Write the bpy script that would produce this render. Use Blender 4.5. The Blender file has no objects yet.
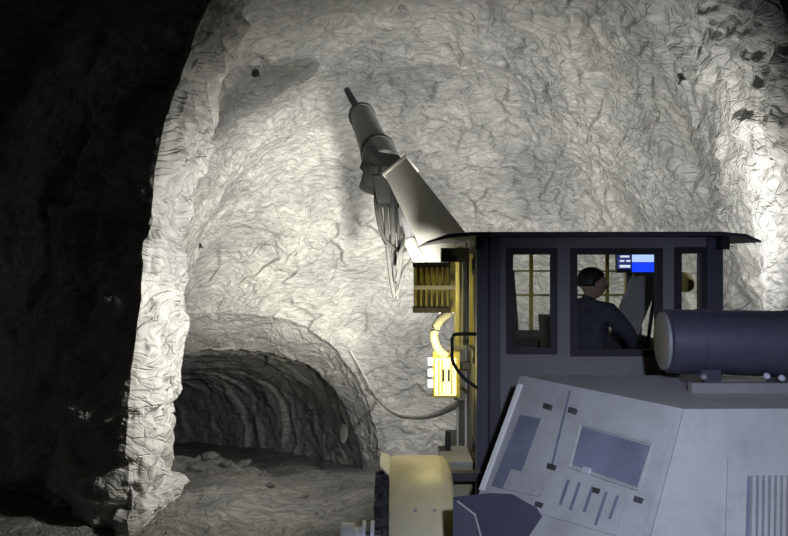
import bpy, bmesh, math, random
import numpy as np
from mathutils import Vector, Matrix
from mathutils.bvhtree import BVHTree

random.seed(7)
SC = bpy.context.scene
COL = SC.collection

# ------------------------------------------------------------------ camera, world, exposure
F = 600.0                       # focal length in pixels of the 788 x 536 frame
CX, HY, EYE = 394.0, 260.0, 2.75
cam_d = bpy.data.cameras.new('camera'); cam = bpy.data.objects.new('camera', cam_d); COL.objects.link(cam)
cam_d.sensor_width = 36.0; cam_d.lens = F / 788.0 * 36.0
cam_d.shift_y = (HY - 268.0) / 788.0
cam_d.clip_start = 0.05; cam_d.clip_end = 200
cam.location = (0, 0, EYE); cam.rotation_euler = (math.pi / 2, 0, 0)
SC.camera = cam
w = bpy.data.worlds.new('world'); SC.world = w; w.use_nodes = True
w.node_tree.nodes['Background'].inputs[0].default_value = (0.6, 0.65, 0.8, 1)
w.node_tree.nodes['Background'].inputs[1].default_value = 0.004
vs = SC.view_settings
vs.view_transform = 'Standard'; vs.look = 'None'; vs.gamma = 1.0; vs.use_curve_mapping = False
vs.exposure = 0.0
SC.cycles.max_bounces = 8; SC.cycles.sample_clamp_indirect = 4.0

def P(x, y, D):
    return Vector(((x - CX) / F * D, D, EYE - (y - HY) / F * D))

def spot(name, loc, target, power, col, angle, radius, blend=0.6):
    d = bpy.data.lights.new(name, 'SPOT'); d.energy = power; d.color = col
    d.spot_size = math.radians(angle); d.spot_blend = blend; d.shadow_soft_size = radius
    o = bpy.data.objects.new(name, d); COL.objects.link(o); o.location = loc
    o.rotation_euler = (Vector(target) - Vector(loc)).to_track_quat('-Z', 'Y').to_euler()
    return o

# cap lamp of the photographer, above the phone
spot('cap_lamp_light', (0.28, -0.05, 3.1), P(785, 630, 2.4), 520, (0.67, 0.74, 1.0), 78, 0.04, 1.0)

# ------------------------------------------------------------------ numpy noise
def h3(ix, iy, iz, seed):
    n = (ix.astype(np.int64) * 374761393 + iy.astype(np.int64) * 668265263 + iz.astype(np.int64) * 2147483647 + seed * 1274126177) & 0xFFFFFFFF
    n = ((n ^ (n >> 13)) * 1274126177) & 0xFFFFFFFF
    n = ((n ^ (n >> 16)) * 2246822519) & 0xFFFFFFFF
    return (n ^ (n >> 15)) & 0xFFFFFFFF
def perlin(p, seed=0):
    i = np.floor(p).astype(np.int64); f = p - i
    u = f * f * f * (f * (f * 6 - 15) + 10)
    out = np.zeros(len(p))
    for dx in (0, 1):
        for dy in (0, 1):
            for dz in (0, 1):
                h = h3(i[:, 0] + dx, i[:, 1] + dy, i[:, 2] + dz, seed)
                gx = (h & 1023) / 511.5 - 1; gy = ((h >> 10) & 1023) / 511.5 - 1; gz = ((h >> 20) & 1023) / 511.5 - 1
                d = gx * (f[:, 0] - dx) + gy * (f[:, 1] - dy) + gz * (f[:, 2] - dz)
                wt = (u[:, 0] if dx else 1 - u[:, 0]) * (u[:, 1] if dy else 1 - u[:, 1]) * (u[:, 2] if dz else 1 - u[:, 2])
                out += d * wt
    return out
def fbm(p, octv=4, seed=0, gain=0.5):
    a, o = 1.0, np.zeros(len(p))
    for k in range(octv):
        o += a * perlin(p * (2.03 ** k) + 17.3 * k, seed + k); a *= gain
    return o
def facet(p, seed=0, tilt=0.8):
    """planar broken facets: every cell of a jittered lattice has its own height and tilt"""
    i = np.floor(p).astype(np.int64)
    best = np.full(len(p), 1e9); val = np.zeros(len(p))
    for dx in (-1, 0, 1):
        for dy in (-1, 0, 1):
            for dz in (-1, 0, 1):
                cx, cy, cz = i[:, 0] + dx, i[:, 1] + dy, i[:, 2] + dz
                h = h3(cx, cy, cz, seed); g = h3(cx, cy, cz, seed + 91)
                ox = cx + (h & 1023) / 1023.0; oy = cy + ((h >> 10) & 1023) / 1023.0; oz = cz + ((h >> 20) & 1023) / 1023.0
                ex, ey, ez = p[:, 0] - ox, p[:, 1] - oy, p[:, 2] - oz
                d = ex * ex + ey * ey + ez * ez
                v = ((g & 255) / 127.5 - 1) * 0.5 + tilt * (ex * (((g >> 8) & 255) / 127.5 - 1) + ey * (((g >> 16) & 255) / 127.5 - 1) + ez * (((g >> 24) & 255) / 127.5 - 1))
                m = d < best
                best = np.where(m, d, best); val = np.where(m, v, val)
    return val

# ------------------------------------------------------------------ materials
def mat(name, color, rough=0.6, metal=0.0, var=0.12, scale=6.0, bump=0.0, bscale=40.0, dirt=None, dirt_amt=0.5, spec=0.5):
    m = bpy.data.materials.new(name); m.use_nodes = True
    nt = m.node_tree; b = nt.nodes['Principled BSDF']
    b.inputs['Roughness'].default_value = rough; b.inputs['Metallic'].default_value = metal
    b.inputs['Specular IOR Level'].default_value = spec
    tc = nt.nodes.new('ShaderNodeTexCoord')
    nz = nt.nodes.new('ShaderNodeTexNoise'); nz.inputs['Scale'].default_value = scale; nz.inputs['Detail'].default_value = 6
    nt.links.new(tc.outputs['Object'], nz.inputs['Vector'])
    cr = nt.nodes.new('ShaderNodeValToRGB'); nt.links.new(nz.outputs['Fac'], cr.inputs[0])
    c = Vector(color); cr.color_ramp.elements[0].position = 0.3; cr.color_ramp.elements[1].position = 0.7
    cr.color_ramp.elements[0].color = (*(c * (1 - var)), 1); cr.color_ramp.elements[1].color = (*(c * (1 + var)), 1)
    out = cr.outputs[0]
    if dirt:
        n2 = nt.nodes.new('ShaderNodeTexNoise'); n2.inputs['Scale'].default_value = scale * 2.7; n2.inputs['Detail'].default_value = 8; n2.inputs['Roughness'].default_value = 0.7
        nt.links.new(tc.outputs['Object'], n2.inputs['Vector'])
        r2 = nt.nodes.new('ShaderNodeValToRGB'); r2.color_ramp.elements[0].position = 0.45; r2.color_ramp.elements[1].position = 0.75
        r2.color_ramp.elements[1].color = (dirt_amt,) * 3 + (1,)
        nt.links.new(n2.outputs['Fac'], r2.inputs[0])
        mx = nt.nodes.new('ShaderNodeMix'); mx.data_type = 'RGBA'
        nt.links.new(r2.outputs[0], mx.inputs[0]); nt.links.new(out, mx.inputs[6]); mx.inputs[7].default_value = (*dirt, 1)
        out = mx.outputs[2]
    nt.links.new(out, b.inputs['Base Color'])
    if bump:
        n3 = nt.nodes.new('ShaderNodeTexNoise'); n3.inputs['Scale'].default_value = bscale; n3.inputs['Detail'].default_value = 5
        nt.links.new(tc.outputs['Object'], n3.inputs['Vector'])
        bp = nt.nodes.new('ShaderNodeBump'); bp.inputs['Strength'].default_value = bump; bp.inputs['Distance'].default_value = 0.01
        nt.links.new(n3.outputs['Fac'], bp.inputs['Height']); nt.links.new(bp.outputs[0], b.inputs['Normal'])
    return m
def emit(name, color, strength):
    m = bpy.data.materials.new(name); m.use_nodes = True
    b = m.node_tree.nodes['Principled BSDF']
    b.inputs['Base Color'].default_value = (*color, 1); b.inputs['Emission Color'].default_value = (*color, 1)
    b.inputs['Emission Strength'].default_value = strength; b.inputs['Roughness'].default_value = 0.3
    return m
def glass_mat():
    m = bpy.data.materials.new('window_glass'); m.use_nodes = True; nt = m.node_tree
    nt.nodes.remove(nt.nodes['Principled BSDF'])
    t = nt.nodes.new('ShaderNodeBsdfTransparent'); t.inputs[0].default_value = (0.95, 0.96, 0.94, 1)
    g = nt.nodes.new('ShaderNodeBsdfGlossy'); g.inputs['Roughness'].default_value = 0.03; g.inputs[0].default_value = (0.8, 0.8, 0.8, 1)
    f = nt.nodes.new('ShaderNodeFresnel'); f.inputs[0].default_value = 1.4
    mx = nt.nodes.new('ShaderNodeMixShader')
    nt.links.new(f.outputs[0], mx.inputs[0]); nt.links.new(t.outputs[0], mx.inputs[1]); nt.links.new(g.outputs[0], mx.inputs[2])
    nt.links.new(mx.outputs[0], nt.nodes['Material Output'].inputs[0])
    return m
def rock_mat(name, lo, hi, scale=1.0):
    m = bpy.data.materials.new(name); m.use_nodes = True; nt = m.node_tree; b = nt.nodes['Principled BSDF']
    b.inputs['Roughness'].default_value = 0.88; b.inputs['Specular IOR Level'].default_value = 0.3
    N = nt.nodes.new; L = nt.links.new
    tc = N('ShaderNodeTexCoord')
    # warp the coordinates so that the fracture streaks flow
    wn = N('ShaderNodeTexNoise'); wn.inputs['Scale'].default_value = 0.7 * scale; wn.inputs['Detail'].default_value = 3
    L(tc.outputs['Object'], wn.inputs['Vector'])
    ws = N('ShaderNodeVectorMath'); ws.operation = 'SCALE'; ws.inputs['Scale'].default_value = 1.3; L(wn.outputs['Color'], ws.inputs[0])
    wa = N('ShaderNodeVectorMath'); wa.operation = 'ADD'; L(tc.outputs['Object'], wa.inputs[0]); L(ws.outputs[0], wa.inputs[1])
    mp = N('ShaderNodeMapping'); mp.inputs['Rotation'].default_value = (0.5, 0.6, 0.3); mp.inputs['Scale'].default_value = (1.0, 2.2, 3.6)
    L(wa.outputs[0], mp.inputs['Vector'])
    v1 = N('ShaderNodeTexNoise'); v1.inputs['Scale'].default_value = 2.8 * scale; v1.inputs['Detail'].default_value = 7; v1.inputs['Roughness'].default_value = 0.60; v1.inputs['Distortion'].default_value = 0.8
    L(mp.outputs[0], v1.inputs['Vector'])
    big = N('ShaderNodeTexNoise'); big.inputs['Scale'].default_value = 0.45 * scale; big.inputs['Detail'].default_value = 4
    L(tc.outputs['Object'], big.inputs['Vector'])
    cr = N('ShaderNodeValToRGB'); cr.color_ramp.elements[0].position = 0.34; cr.color_ramp.elements[1].position = 0.68
    cr.color_ramp.elements[0].color = (*lo, 1); cr.color_ramp.elements[1].color = (*hi, 1); L(v1.outputs['Fac'], cr.inputs[0])
    cb = N('ShaderNodeValToRGB'); cb.color_ramp.elements[0].position = 0.35; cb.color_ramp.elements[1].position = 0.65
    cb.color_ramp.elements[0].color = (0.66, 0.66, 0.67, 1); cb.color_ramp.elements[1].color = (1.12, 1.11, 1.08, 1); L(big.outputs['Fac'], cb.inputs[0])
    mu = N('ShaderNodeMix'); mu.data_type = 'RGBA'; mu.blend_type = 'MULTIPLY'; mu.inputs[0].default_value = 1.0
    L(cr.outputs[0], mu.inputs[6]); L(cb.outputs[0], mu.inputs[7])
    L(mu.outputs[2], b.inputs['Base Color'])
    vo = N('ShaderNodeTexVoronoi'); vo.feature = 'DISTANCE_TO_EDGE'; vo.inputs['Scale'].default_value = 2.6 * scale
    L(mp.outputs[0], vo.inputs['Vector'])
    vr = N('ShaderNodeMapRange'); vr.inputs['From Max'].default_value = 0.07; L(vo.outputs['Distance'], vr.inputs['Value'])
    ad = N('ShaderNodeMath'); ad.operation = 'MULTIPLY_ADD'; ad.inputs[1].default_value = 0.35; L(vr.outputs[0], ad.inputs[0]); L(v1.outputs['Fac'], ad.inputs[2])
    bp = N('ShaderNodeBump'); bp.inputs['Strength'].default_value = 0.68; bp.inputs['Distance'].default_value = 0.075
    L(ad.outputs[0], bp.inputs['Height']); L(bp.outputs[0], b.inputs['Normal'])
    return m

M = {}
M['rock'] = rock_mat('grey_rock', (0.34, 0.34, 0.335), (0.58, 0.575, 0.56))
M['floor'] = rock_mat('muddy_floor', (0.13, 0.13, 0.125), (0.30, 0.295, 0.285), 1.4)
M['cab'] = mat('cab_grey_paint', (0.17, 0.168, 0.165), 0.55, 0, 0.1, 3, dirt=(0.13, 0.125, 0.115), dirt_amt=0.5)
M['dark'] = mat('dark_rubber', (0.018, 0.018, 0.02), 0.6, 0, 0.2)
M['post'] = mat('dark_post_paint', (0.06, 0.063, 0.08), 0.5, 0, 0.1)
M['navy'] = mat('dark_blue_paint', (0.036, 0.038, 0.055), 0.5, 0, 0.12, dirt=(0.06, 0.06, 0.065), dirt_amt=0.4)
M['hood'] = mat('dusty_white_paint', (0.32, 0.315, 0.30), 0.5, 0, 0.08, 2.5, dirt=(0.21, 0.205, 0.195), dirt_amt=0.7)
M['dark_plate'] = mat('shade_and_streak_paint', (0.13, 0.135, 0.17), 0.6, 0, 0.2)  # painted shade of the hood openings; also colours seams, drips and grille backing
M['yellow'] = mat('cream_yellow_paint', (0.68, 0.61, 0.36), 0.4, 0, 0.06, 5, dirt=(0.52, 0.47, 0.32), dirt_amt=0.6)
M['lampyellow'] = mat('brassy_yellow_paint', (0.50, 0.43, 0.12), 0.35, 0.25, 0.1, 8)
M['mast'] = mat('dull_yellow_plate', (0.34, 0.32, 0.20), 0.5, 0, 0.15, 8)
M['boom'] = mat('pale_boom_paint', (0.76, 0.75, 0.68), 0.5, 0, 0.06, 3, dirt=(0.6, 0.59, 0.53), dirt_amt=0.5)
M['steel'] = mat('dusty_steel', (0.34, 0.34, 0.33), 0.6, 0.1, 0.15, 6, bump=0.2)
M['darksteel'] = mat('oily_steel', (0.06, 0.06, 0.058), 0.5, 0.3, 0.25, 7)
M['hose'] = mat('dusty_hose_rubber', (0.035, 0.035, 0.034), 0.8, 0, 0.2, 10, spec=0.1)
M['palehose'] = mat('pale_hose', (0.55, 0.54, 0.50), 0.6, 0, 0.1, 10)
M['white'] = mat('white_plastic', (0.78, 0.78, 0.74), 0.4, 0, 0.04)
M['tyre'] = mat('tyre_rubber', (0.045, 0.045, 0.047), 0.75, 0, 0.3, 12, dirt=(0.22, 0.21, 0.19), dirt_amt=0.5)
M['glass'] = glass_mat()
M['skin'] = mat('skin', (0.42, 0.28, 0.21), 0.55, 0, 0.05)
M['cloth'] = mat('dark_workwear', (0.05, 0.055, 0.075), 0.85, 0, 0.2, 20)
M['hair'] = mat('black_hair', (0.012, 0.011, 0.011), 0.6, 0, 0.2, 40)
M['seat'] = mat('seat_fabric', (0.05, 0.05, 0.055), 0.8, 0, 0.15, 30)
M['lens'] = emit('lamp_lens', (1.0, 0.95, 0.70), 12.0)
M['lens_soft'] = emit('yellow_lamp_diffuser', (1.0, 0.90, 0.30), 2.3)
M['cap_glow'] = emit('white_cap_glow', (1.0, 0.97, 0.82), 5.0)
M['scr_blue'] = emit('screen_blue', (0.01, 0.05, 0.95), 1.3)
M['scr_light'] = emit('screen_light_blue', (0.45, 0.62, 1.0), 1.2)
M['scr_dark'] = emit('screen_dark_blue', (0.03, 0.05, 0.22), 0.8)
M['scr_white'] = emit('screen_white', (0.8, 0.85, 1.0), 1.0)
M['chrome'] = mat('bright_bolt', (0.85, 0.85, 0.9), 0.2, 0.6, 0.02)

# ------------------------------------------------------------------ mesh helpers
def obj(name, bm, m, parent=None, smooth=False, bevel=0.0):
    if bevel:
        es = [e for e in bm.edges if len(e.link_faces) == 2 and e.calc_face_angle(0) > 0.5]
        bmesh.ops.bevel(bm, geom=es, offset=bevel, segments=2, affect='EDGES', profile=0.6)
    bmesh.ops.recalc_face_normals(bm, faces=bm.faces)
    me = bpy.data.meshes.new(name); bm.to_mesh(me); bm.free()
    me.materials.append(M[m] if isinstance(m, str) else m)
    if smooth:
        for p in me.polygons: p.use_smooth = True
        if smooth == 'auto':
            me.set_sharp_from_angle(angle=math.radians(40))
    o = bpy.data.objects.new(name, me); COL.objects.link(o)
    if parent:
        o.parent = parent; o.matrix_parent_inverse = parent_world(parent).inverted()
    return o
def parent_world(p):
    mt = p.matrix_basis.copy()
    if p.parent: mt = parent_world(p.parent) @ p.matrix_parent_inverse @ mt
    return mt
def tag(o, label=None, cat=None, group=None, kind=None):
    if label: o['label'] = label
    if cat: o['category'] = cat
    if group: o['group'] = group
    if kind: o['kind'] = kind
    return o
def thing(name, label, cat, loc, group=None):
    o = bpy.data.objects.new(name, None); COL.objects.link(o); o.location = loc; o.empty_display_size = 0.2
    return tag(o, label, cat, group)
def bm_hexa(bm, pts):           # 8 points: bottom quad then top quad
    v = [bm.verts.new(p) for p in pts]
    for f in ((0, 1, 2, 3), (7, 6, 5, 4), (0, 4, 5, 1), (1, 5, 6, 2), (2, 6, 7, 3), (3, 7, 4, 0)):
        bm.faces.new([v[i] for i in f])
    return bm
def box(x0, x1, y0, y1, z0, z1, bm=None):
    bm = bm or bmesh.new()
    return bm_hexa(bm, [(x0, y0, z0), (x1, y0, z0), (x1, y1, z0), (x0, y1, z0), (x0, y0, z1), (x1, y0, z1), (x1, y1, z1), (x0, y1, z1)])
def prism(poly, off, bm=None):  # polygon of 3-D points extruded by vector off
    bm = bm or bmesh.new(); off = Vector(off); n = len(poly)
    a = [bm.verts.new(p) for p in poly]; b = [bm.verts.new(Vector(p) + off) for p in poly]
    bm.faces.new(a); bm.faces.new(b[::-1])
    for i in range(n):
        bm.faces.new((a[i], a[(i + 1) % n], b[(i + 1) % n], b[i]))
    return bm
def frame_axes(d):
    d = Vector(d).normalized(); up = Vector((0, 0, 1)) if abs(d.z) < 0.95 else Vector((1, 0, 0))
    s = d.cross(up).normalized(); return d, s, s.cross(d).normalized()
def tube(pts, r, seg=10, bm=None, caps=True):
    bm = bm or bmesh.new(); pts = [Vector(p) for p in pts]; rings = []
    for i, p in enumerate(pts):
        t = (pts[min(i + 1, len(pts) - 1)] - pts[max(i - 1, 0)])
        d, s, u = frame_axes(t)
        rr = r[i] if isinstance(r, (list, tuple)) else r
        rings.append([bm.verts.new(p + rr * (math.cos(a) * s + math.sin(a) * u)) for a in [2 * math.pi * k / seg for k in range(seg)]])
    for A, B in zip(rings, rings[1:]):
        for k in range(seg): bm.faces.new((A[k], A[(k + 1) % seg], B[(k + 1) % seg], B[k]))
    if caps: bm.faces.new(rings[0][::-1]); bm.faces.new(rings[-1])
    return bm
def cr(pts, n=8):               # Catmull-Rom through points
    pts = [Vector(p) for p in pts]; q = [2 * pts[0] - pts[1]] + pts + [2 * pts[-1] - pts[-2]]; out = []
    for i in range(1, len(q) - 2):
        for k in range(n):
            t = k / n; a, b, c, d = q[i - 1], q[i], q[i + 1], q[i + 2]
            out.append(0.5 * ((2 * b) + (c - a) * t + (2 * a - 5 * b + 4 * c - d) * t * t + (3 * b - a - 3 * c + d) * t ** 3))
    return out + [pts[-1]]
def lathe(profile, center, axis, seg=32, bm=None):   # profile: (along, radius)
    bm = bm or bmesh.new(); d, s, u = frame_axes(axis); c = Vector(center); rings = []
    for (h, r) in profile:
        rings.append([bm.verts.new(c + d * h + r * (math.cos(a) * s + math.sin(a) * u)) for a in [2 * math.pi * k / seg for k in range(seg)]])
    for A, B in zip(rings, rings[1:]):
        for k in range(seg): bm.faces.new((A[k], A[(k + 1) % seg], B[(k + 1) % seg], B[k]))
    bm.faces.new(rings[0][::-1]); bm.faces.new(rings[-1])
    return bm
def beam(a, b, wa, ha, wb, hb, bm=None, roll=0.0):             # tapered box beam
    bm = bm or bmesh.new(); a, b = Vector(a), Vector(b); d, s, u = frame_axes(b - a); s, u = s * math.cos(roll) - u * math.sin(roll), u * math.cos(roll) + s * math.sin(roll)
    q = lambda c, w_, h_: [c - s * w_ / 2 - u * h_ / 2, c + s * w_ / 2 - u * h_ / 2, c + s * w_ / 2 + u * h_ / 2, c - s * w_ / 2 + u * h_ / 2]
    return bm_hexa(bm, q(a, wa, ha) + q(b, wb, hb))
def holed_panel(us, vs_, holes, fn, thick):          # grid panel with rectangular openings, fn(u, v) -> point
    U = sorted(set(us + [h[0] for h in holes] + [h[2] for h in holes])); V = sorted(set(vs_ + [h[1] for h in holes] + [h[3] for h in holes]))
    bm = bmesh.new(); g = {(i, j): bm.verts.new(fn(u, v)) for i, u in enumerate(U) for j, v in enumerate(V)}
    for i in range(len(U) - 1):
        for j in range(len(V) - 1):
            um, vm = (U[i] + U[i + 1]) / 2, (V[j] + V[j + 1]) / 2
            if any(h[0] < um < h[2] and h[1] < vm < h[3] for h in holes): continue
            bm.faces.new((g[i, j], g[i + 1, j], g[i + 1, j + 1], g[i, j + 1]))
    bmesh.ops.delete(bm, geom=[v for v in bm.verts if not v.link_faces], context='VERTS')
    fs = list(bm.faces); r = bmesh.ops.extrude_face_region(bm, geom=fs)
    bmesh.ops.translate(bm, verts=[e for e in r['geom'] if isinstance(e, bmesh.types.BMVert)], vec=thick)
    return bm

# ------------------------------------------------------------------ rock: one swept skin cut into named pieces
def floor_z(y):
    return np.interp(y, [-4, 0.6, 3.0, 7.0, 15.5, 34], [1.0, 1.0, 0.0, 0.0, -2.75, -7.4])
def arch(xl, xr, zb, zt, p, n):
    th = np.linspace(0, math.pi, 2000)
    c, s = np.cos(th), np.sin(th)
    x = (xl + xr) / 2 + (xr - xl) / 2 * np.sign(c) * np.abs(c) ** (2 / p); z = zb + (zt - zb) * np.abs(s) ** (2 / p)
    L = np.concatenate([[0], np.cumsum(np.hypot(np.diff(x), np.diff(z)))]); t = np.linspace(0, L[-1], n)
    return np.interp(t, L, x), np.interp(t, L, z)
NT = 620
keys = []   # (D, xl, xr, zt, p, rings to next, piece)
keys += [(-3.5, -8.0, 9.0, 9.0, 2.4, 10, 'near'), (5.0, -8.4, 9.4, 9.4, 2.4, 8, 'near'), (8.6, -6.6, 8.6, 8.8, 2.4, 130, 'near'),
         (6.05, -2.66, 4.62, 7.25, 2.7, 10, 'near'), (6.15, -2.57, 4.52, 7.15, 2.7, 46, 'rib'), (6.82, -2.56, 4.45, 7.0, 2.65, 90, 'chamber'),
         (9.2, -4.7, 5.7, 6.9, 2.3, 90, 'chamber'), (11.6, -5.1, 5.7, 6.6, 2.2, 0, 'dome')]
R = []
def kf(k): return np.array([k[0], k[1], k[2], k[3], k[4]], float)
for a, b in zip(keys, keys[1:]):
    for i in range(a[5]):
        t = i / a[5]; R.append((kf(a) * (1 - t) + kf(b) * t, a[6]))
dm0, dm1 = kf(keys[-1]), np.array([15.2, -7.4, -0.30, 1.36, 2.5])
for i in range(230):
    s = (i / 230) * math.pi / 2; wv = np.array([math.sin(s)] + [1 - math.cos(s)] * 4)
    if s > 0: wv[1:] = wv[1:] ** 0.9
    R.append((dm0 + (dm1 - dm0) * wv, 'dome'))
tn = [dm1, np.array([15.35, -7.45, -0.33, 1.26, 2.5]), np.array([16.2, -7.7, -0.80, 0.30, 2.5]), np.array([16.3, -7.8, -0.72, 0.42, 2.5])]
for a, b, n in zip(tn, tn[1:], (8, 40, 6)):
    for i in range(n): R.append((a + (b - a) * i / n, 'tunnel'))
a = tn[-1]
for i in range(170):
    d = i / 169 * 16.0
    cxm = -4.26 - 0.30 * d - 0.022 * d * d; hw = 3.54 - 0.06 * d
    flz = float(floor_z(16.3 + d))
    R.append((np.array([16.3 + d, cxm - hw, cxm + hw, flz + 3.35 - 0.02 * d, 2.5]), 'tunnel'))
NR = len(R)
V = np.zeros((NR, NT, 3)); PIECE = []
for k, (r, pc) in enumerate(R):
    zb = float(floor_z(r[0])) - 0.7
    x, z = arch(r[1], r[2], zb, r[3], r[4], NT)
    V[k, :, 0] = x; V[k, :, 1] = r[0]; V[k, :, 2] = z; PIECE.append(pc)
du = np.gradient(V, axis=0); dv = np.gradient(V, axis=1)
Nn = np.cross(du, dv); Nn /= np.linalg.norm(Nn, axis=2, keepdims=True) + 1e-9
# blur the normals a little along the sweep so that sharp rims displace cleanly
for _ in range(3):
    Nn[1:-1] = (Nn[:-2] + 2 * Nn[1:-1] + Nn[2:]) / 4
Nn /= np.linalg.norm(Nn, axis=2, keepdims=True) + 1e-9
p = V.reshape(-1, 3); warp = np.stack([fbm(p * 0.8, 3, 40), fbm(p * 0.8, 3, 50), fbm(p * 0.8, 3, 60)], 1)
ang = np.array([[0.80, 0.10, -0.59], [0.12, 0.94, 0.32], [0.59, -0.33, 0.74]])
q = (p + 0.5 * warp) @ ang
big = fbm(p * 0.42, 3, 3)
f1 = facet(q * np.array([0.9, 1.5, 2.1]), 5, 0.9)
f2 = facet(q * np.array([2.4, 3.6, 5.2]) + 0.3 * warp, 9, 0.9)
f3 = facet(q * np.array([6.0, 8.0, 12.0]) + 0.5 * warp, 13, 0.9)
fine = fbm(q * np.array([5, 7, 11.0]), 4, 21, 0.6)
amp = np.ones((NR, NT)); ampf = np.ones((NR, NT))
for k, pc in enumerate(PIECE):
    if pc == 'tunnel': amp[k] = 0.55
    if pc == 'near': amp[k] = 1.1
    if pc == 'rib': amp[k] = 1.0; ampf[k] = 2.2
for _ in range(12): ampf[1:-1] = (ampf[:-2] + ampf[1:-1] + ampf[2:]) / 3
for _ in range(12): amp[1:-1] = (amp[:-2] + amp[1:-1] + amp[2:]) / 3
A = amp.reshape(-1); AF = ampf.reshape(-1)
dT = p[:, 1] - 16.3 + 1.3 * fbm(p * np.array([0.45, 0.2, 0.45]), 3, 88) + 0.10 * fbm(p * 2.5, 2, 89)
edges_ = np.array([-9, 0.0, 1.1, 2.9, 3.9, 6.0, 8.3, 9.6, 12.0, 14.5, 40]); ei = np.clip(np.searchsorted(edges_, dT) - 1, 0, 9)
ph = (dT - edges_[ei]) / (edges_[ei + 1] - edges_[ei])
istun = np.repeat(np.array([1.0 if (pc == 'tunnel' and r[0] > 16.3) else 0.0 for r, pc in R]), NT)
sgn = -np.sign((Nn.reshape(-1, 3) * (np.array([-4.5, 0, -2.0]) - p * np.array([1, 0, 1]))).sum(1))
saw = istun * sgn * np.where(ei > 0, np.clip(0.55 + 1.3 * fbm(p * 0.55, 2, 93), 0.05, 1.3) * (0.30 * (1 - ph) ** 1.6 - 0.10), 0.0)
disp = saw + A * (0.28 * big + 0.095 * f1 + AF * (0.042 * f2 + 0.018 * f3 + 0.022 * fine))
D2 = disp.reshape(NR, NT)
for _ in range(1):
    D2[1:-1] = (D2[:-2] + 2 * D2[1:-1] + D2[2:]) / 4; D2[:, 1:-1] = (D2[:, :-2] + 2 * D2[:, 1:-1] + D2[:, 2:]) / 4
disp = D2.reshape(-1)
p2 = p + Nn.reshape(-1, 3) * disp[:, None]
VV = p2.reshape(NR, NT, 3)

def rock_piece(name, k0, k1, j0, j1, m='rock'):
    sub = VV[k0:k1 + 1, j0:j1 + 1].reshape(-1, 3); nr, nt_ = k1 - k0 + 1, j1 - j0 + 1
    i = (np.arange(nr - 1)[:, None] * nt_ + np.arange(nt_ - 1)[None, :]).reshape(-1)
    faces = np.stack([i, i + 1, i + nt_ + 1, i + nt_], 1)
    me = bpy.data.meshes.new(name)
    me.vertices.add(len(sub)); me.vertices.foreach_set('co', sub.astype(np.float32).ravel())
    me.loops.add(len(faces) * 4); me.loops.foreach_set('vertex_index', faces.astype(np.int32).ravel())
    me.polygons.add(len(faces)); me.polygons.foreach_set('loop_start', (np.arange(len(faces)) * 4).astype(np.int32))
    me.polygons.foreach_set('use_smooth', np.zeros(len(faces), bool))
    me.materials.append(M[m]); me.update(); me.validate()
    o = bpy.data.objects.new(name, me); COL.objects.link(o)
    return o
k_rib = PIECE.index('rib'); k_ch = PIECE.index('chamber'); k_dm = PIECE.index('dome'); k_tn = PIECE.index('tunnel')
MID = NT // 2
tag(rock_piece('wall_right', 0, k_ch, 0, MID), 'rough grey rock pillar at the right of the brow', None, None, 'structure')
tag(rock_piece('wall_left', 0, k_ch, MID, NT - 1), 'unlit black rock pillar with a jagged floodlit edge', None, None, 'structure')
tag(rock_piece('ceiling', k_ch, k_dm, 0, NT - 1), 'broken grey rock vault over the vehicle', None, None, 'structure')
tag(rock_piece('wall_back', k_dm, k_tn, 0, NT - 1), 'floodlit rock face curving down to the tunnel mouth', None, None, 'structure')
tag(rock_piece('wall_tunnel', k_tn, NR - 1, 0, NT - 1), 'dark tunnel lining with stepped arches', None, None, 'structure')

# floor
gx = np.concatenate([np.arange(-12, -6, 0.25), np.arange(-6, 1.2, 0.045), np.arange(1.2, 9.5, 0.25)])
gy = np.concatenate([np.arange(-3.5, 5.4, 0.25), np.arange(5.4, 17, 0.05), np.arange(17, 34, 0.25)])
X, Y = np.meshgrid(gx, gy); fp = np.stack([X.ravel(), Y.ravel(), np.zeros(X.size)], 1)
def floor_h(fp):
    x, y = fp[:, 0], fp[:, 1]
    z = floor_z(y)
    c = np.interp(y, [0, 7, 15, 20, 32], [-1.0, -1.0, -3.0, -4.7, -9.5])
    lane = np.cos((x - c) * 3.1) * np.exp(-((x - c) / 1.8) ** 2)
    z = z - 0.07 * lane
    z = z + 0.16 * fbm(fp * np.array([0.6, 0.6, 1]), 3, 70)
    rub = np.clip(fbm(fp * np.array([0.5, 0.35, 1]), 2, 77) + 0.25, 0, 1)
    z = z + 0.05 * rub * fbm(fp * np.array([3.2, 3.2, 1]), 3, 31) + 0.018 * facet(fp * np.array([5, 5, 1]), 33, 0.7)
    for (mx, my, r, h) in ((-4.75, 13.4, 0.8, 0.32), (-3.9, 13.2, 0.5, 0.25), (-3.2, 13.5, 0.5, 0.16), (-5.3, 12.5, 0.9, 0.3)):
        dd = ((x - mx) ** 2 + (y - my) ** 2) / r ** 2
        z = z + h * np.exp(-dd) * (1 + 0.4 * fbm(fp * np.array([3.0, 3.0, 1]), 3, 35))
    return z
fz = floor_h(fp); fp[:, 2] = fz
nyr, nxr = X.shape
i = (np.arange(nyr - 1)[:, None] * nxr + np.arange(nxr - 1)[None, :]).reshape(-1)
ff = np.stack([i, i + 1, i + nxr + 1, i + nxr], 1)
me = bpy.data.meshes.new('floor'); me.from_pydata(fp.tolist(), [], ff.tolist()); me.materials.append(M['floor'])
fl = bpy.data.objects.new('floor', me); COL.objects.link(fl); tag(fl, 'muddy tunnel floor of crushed grey rock', None, None, 'structure')

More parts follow.
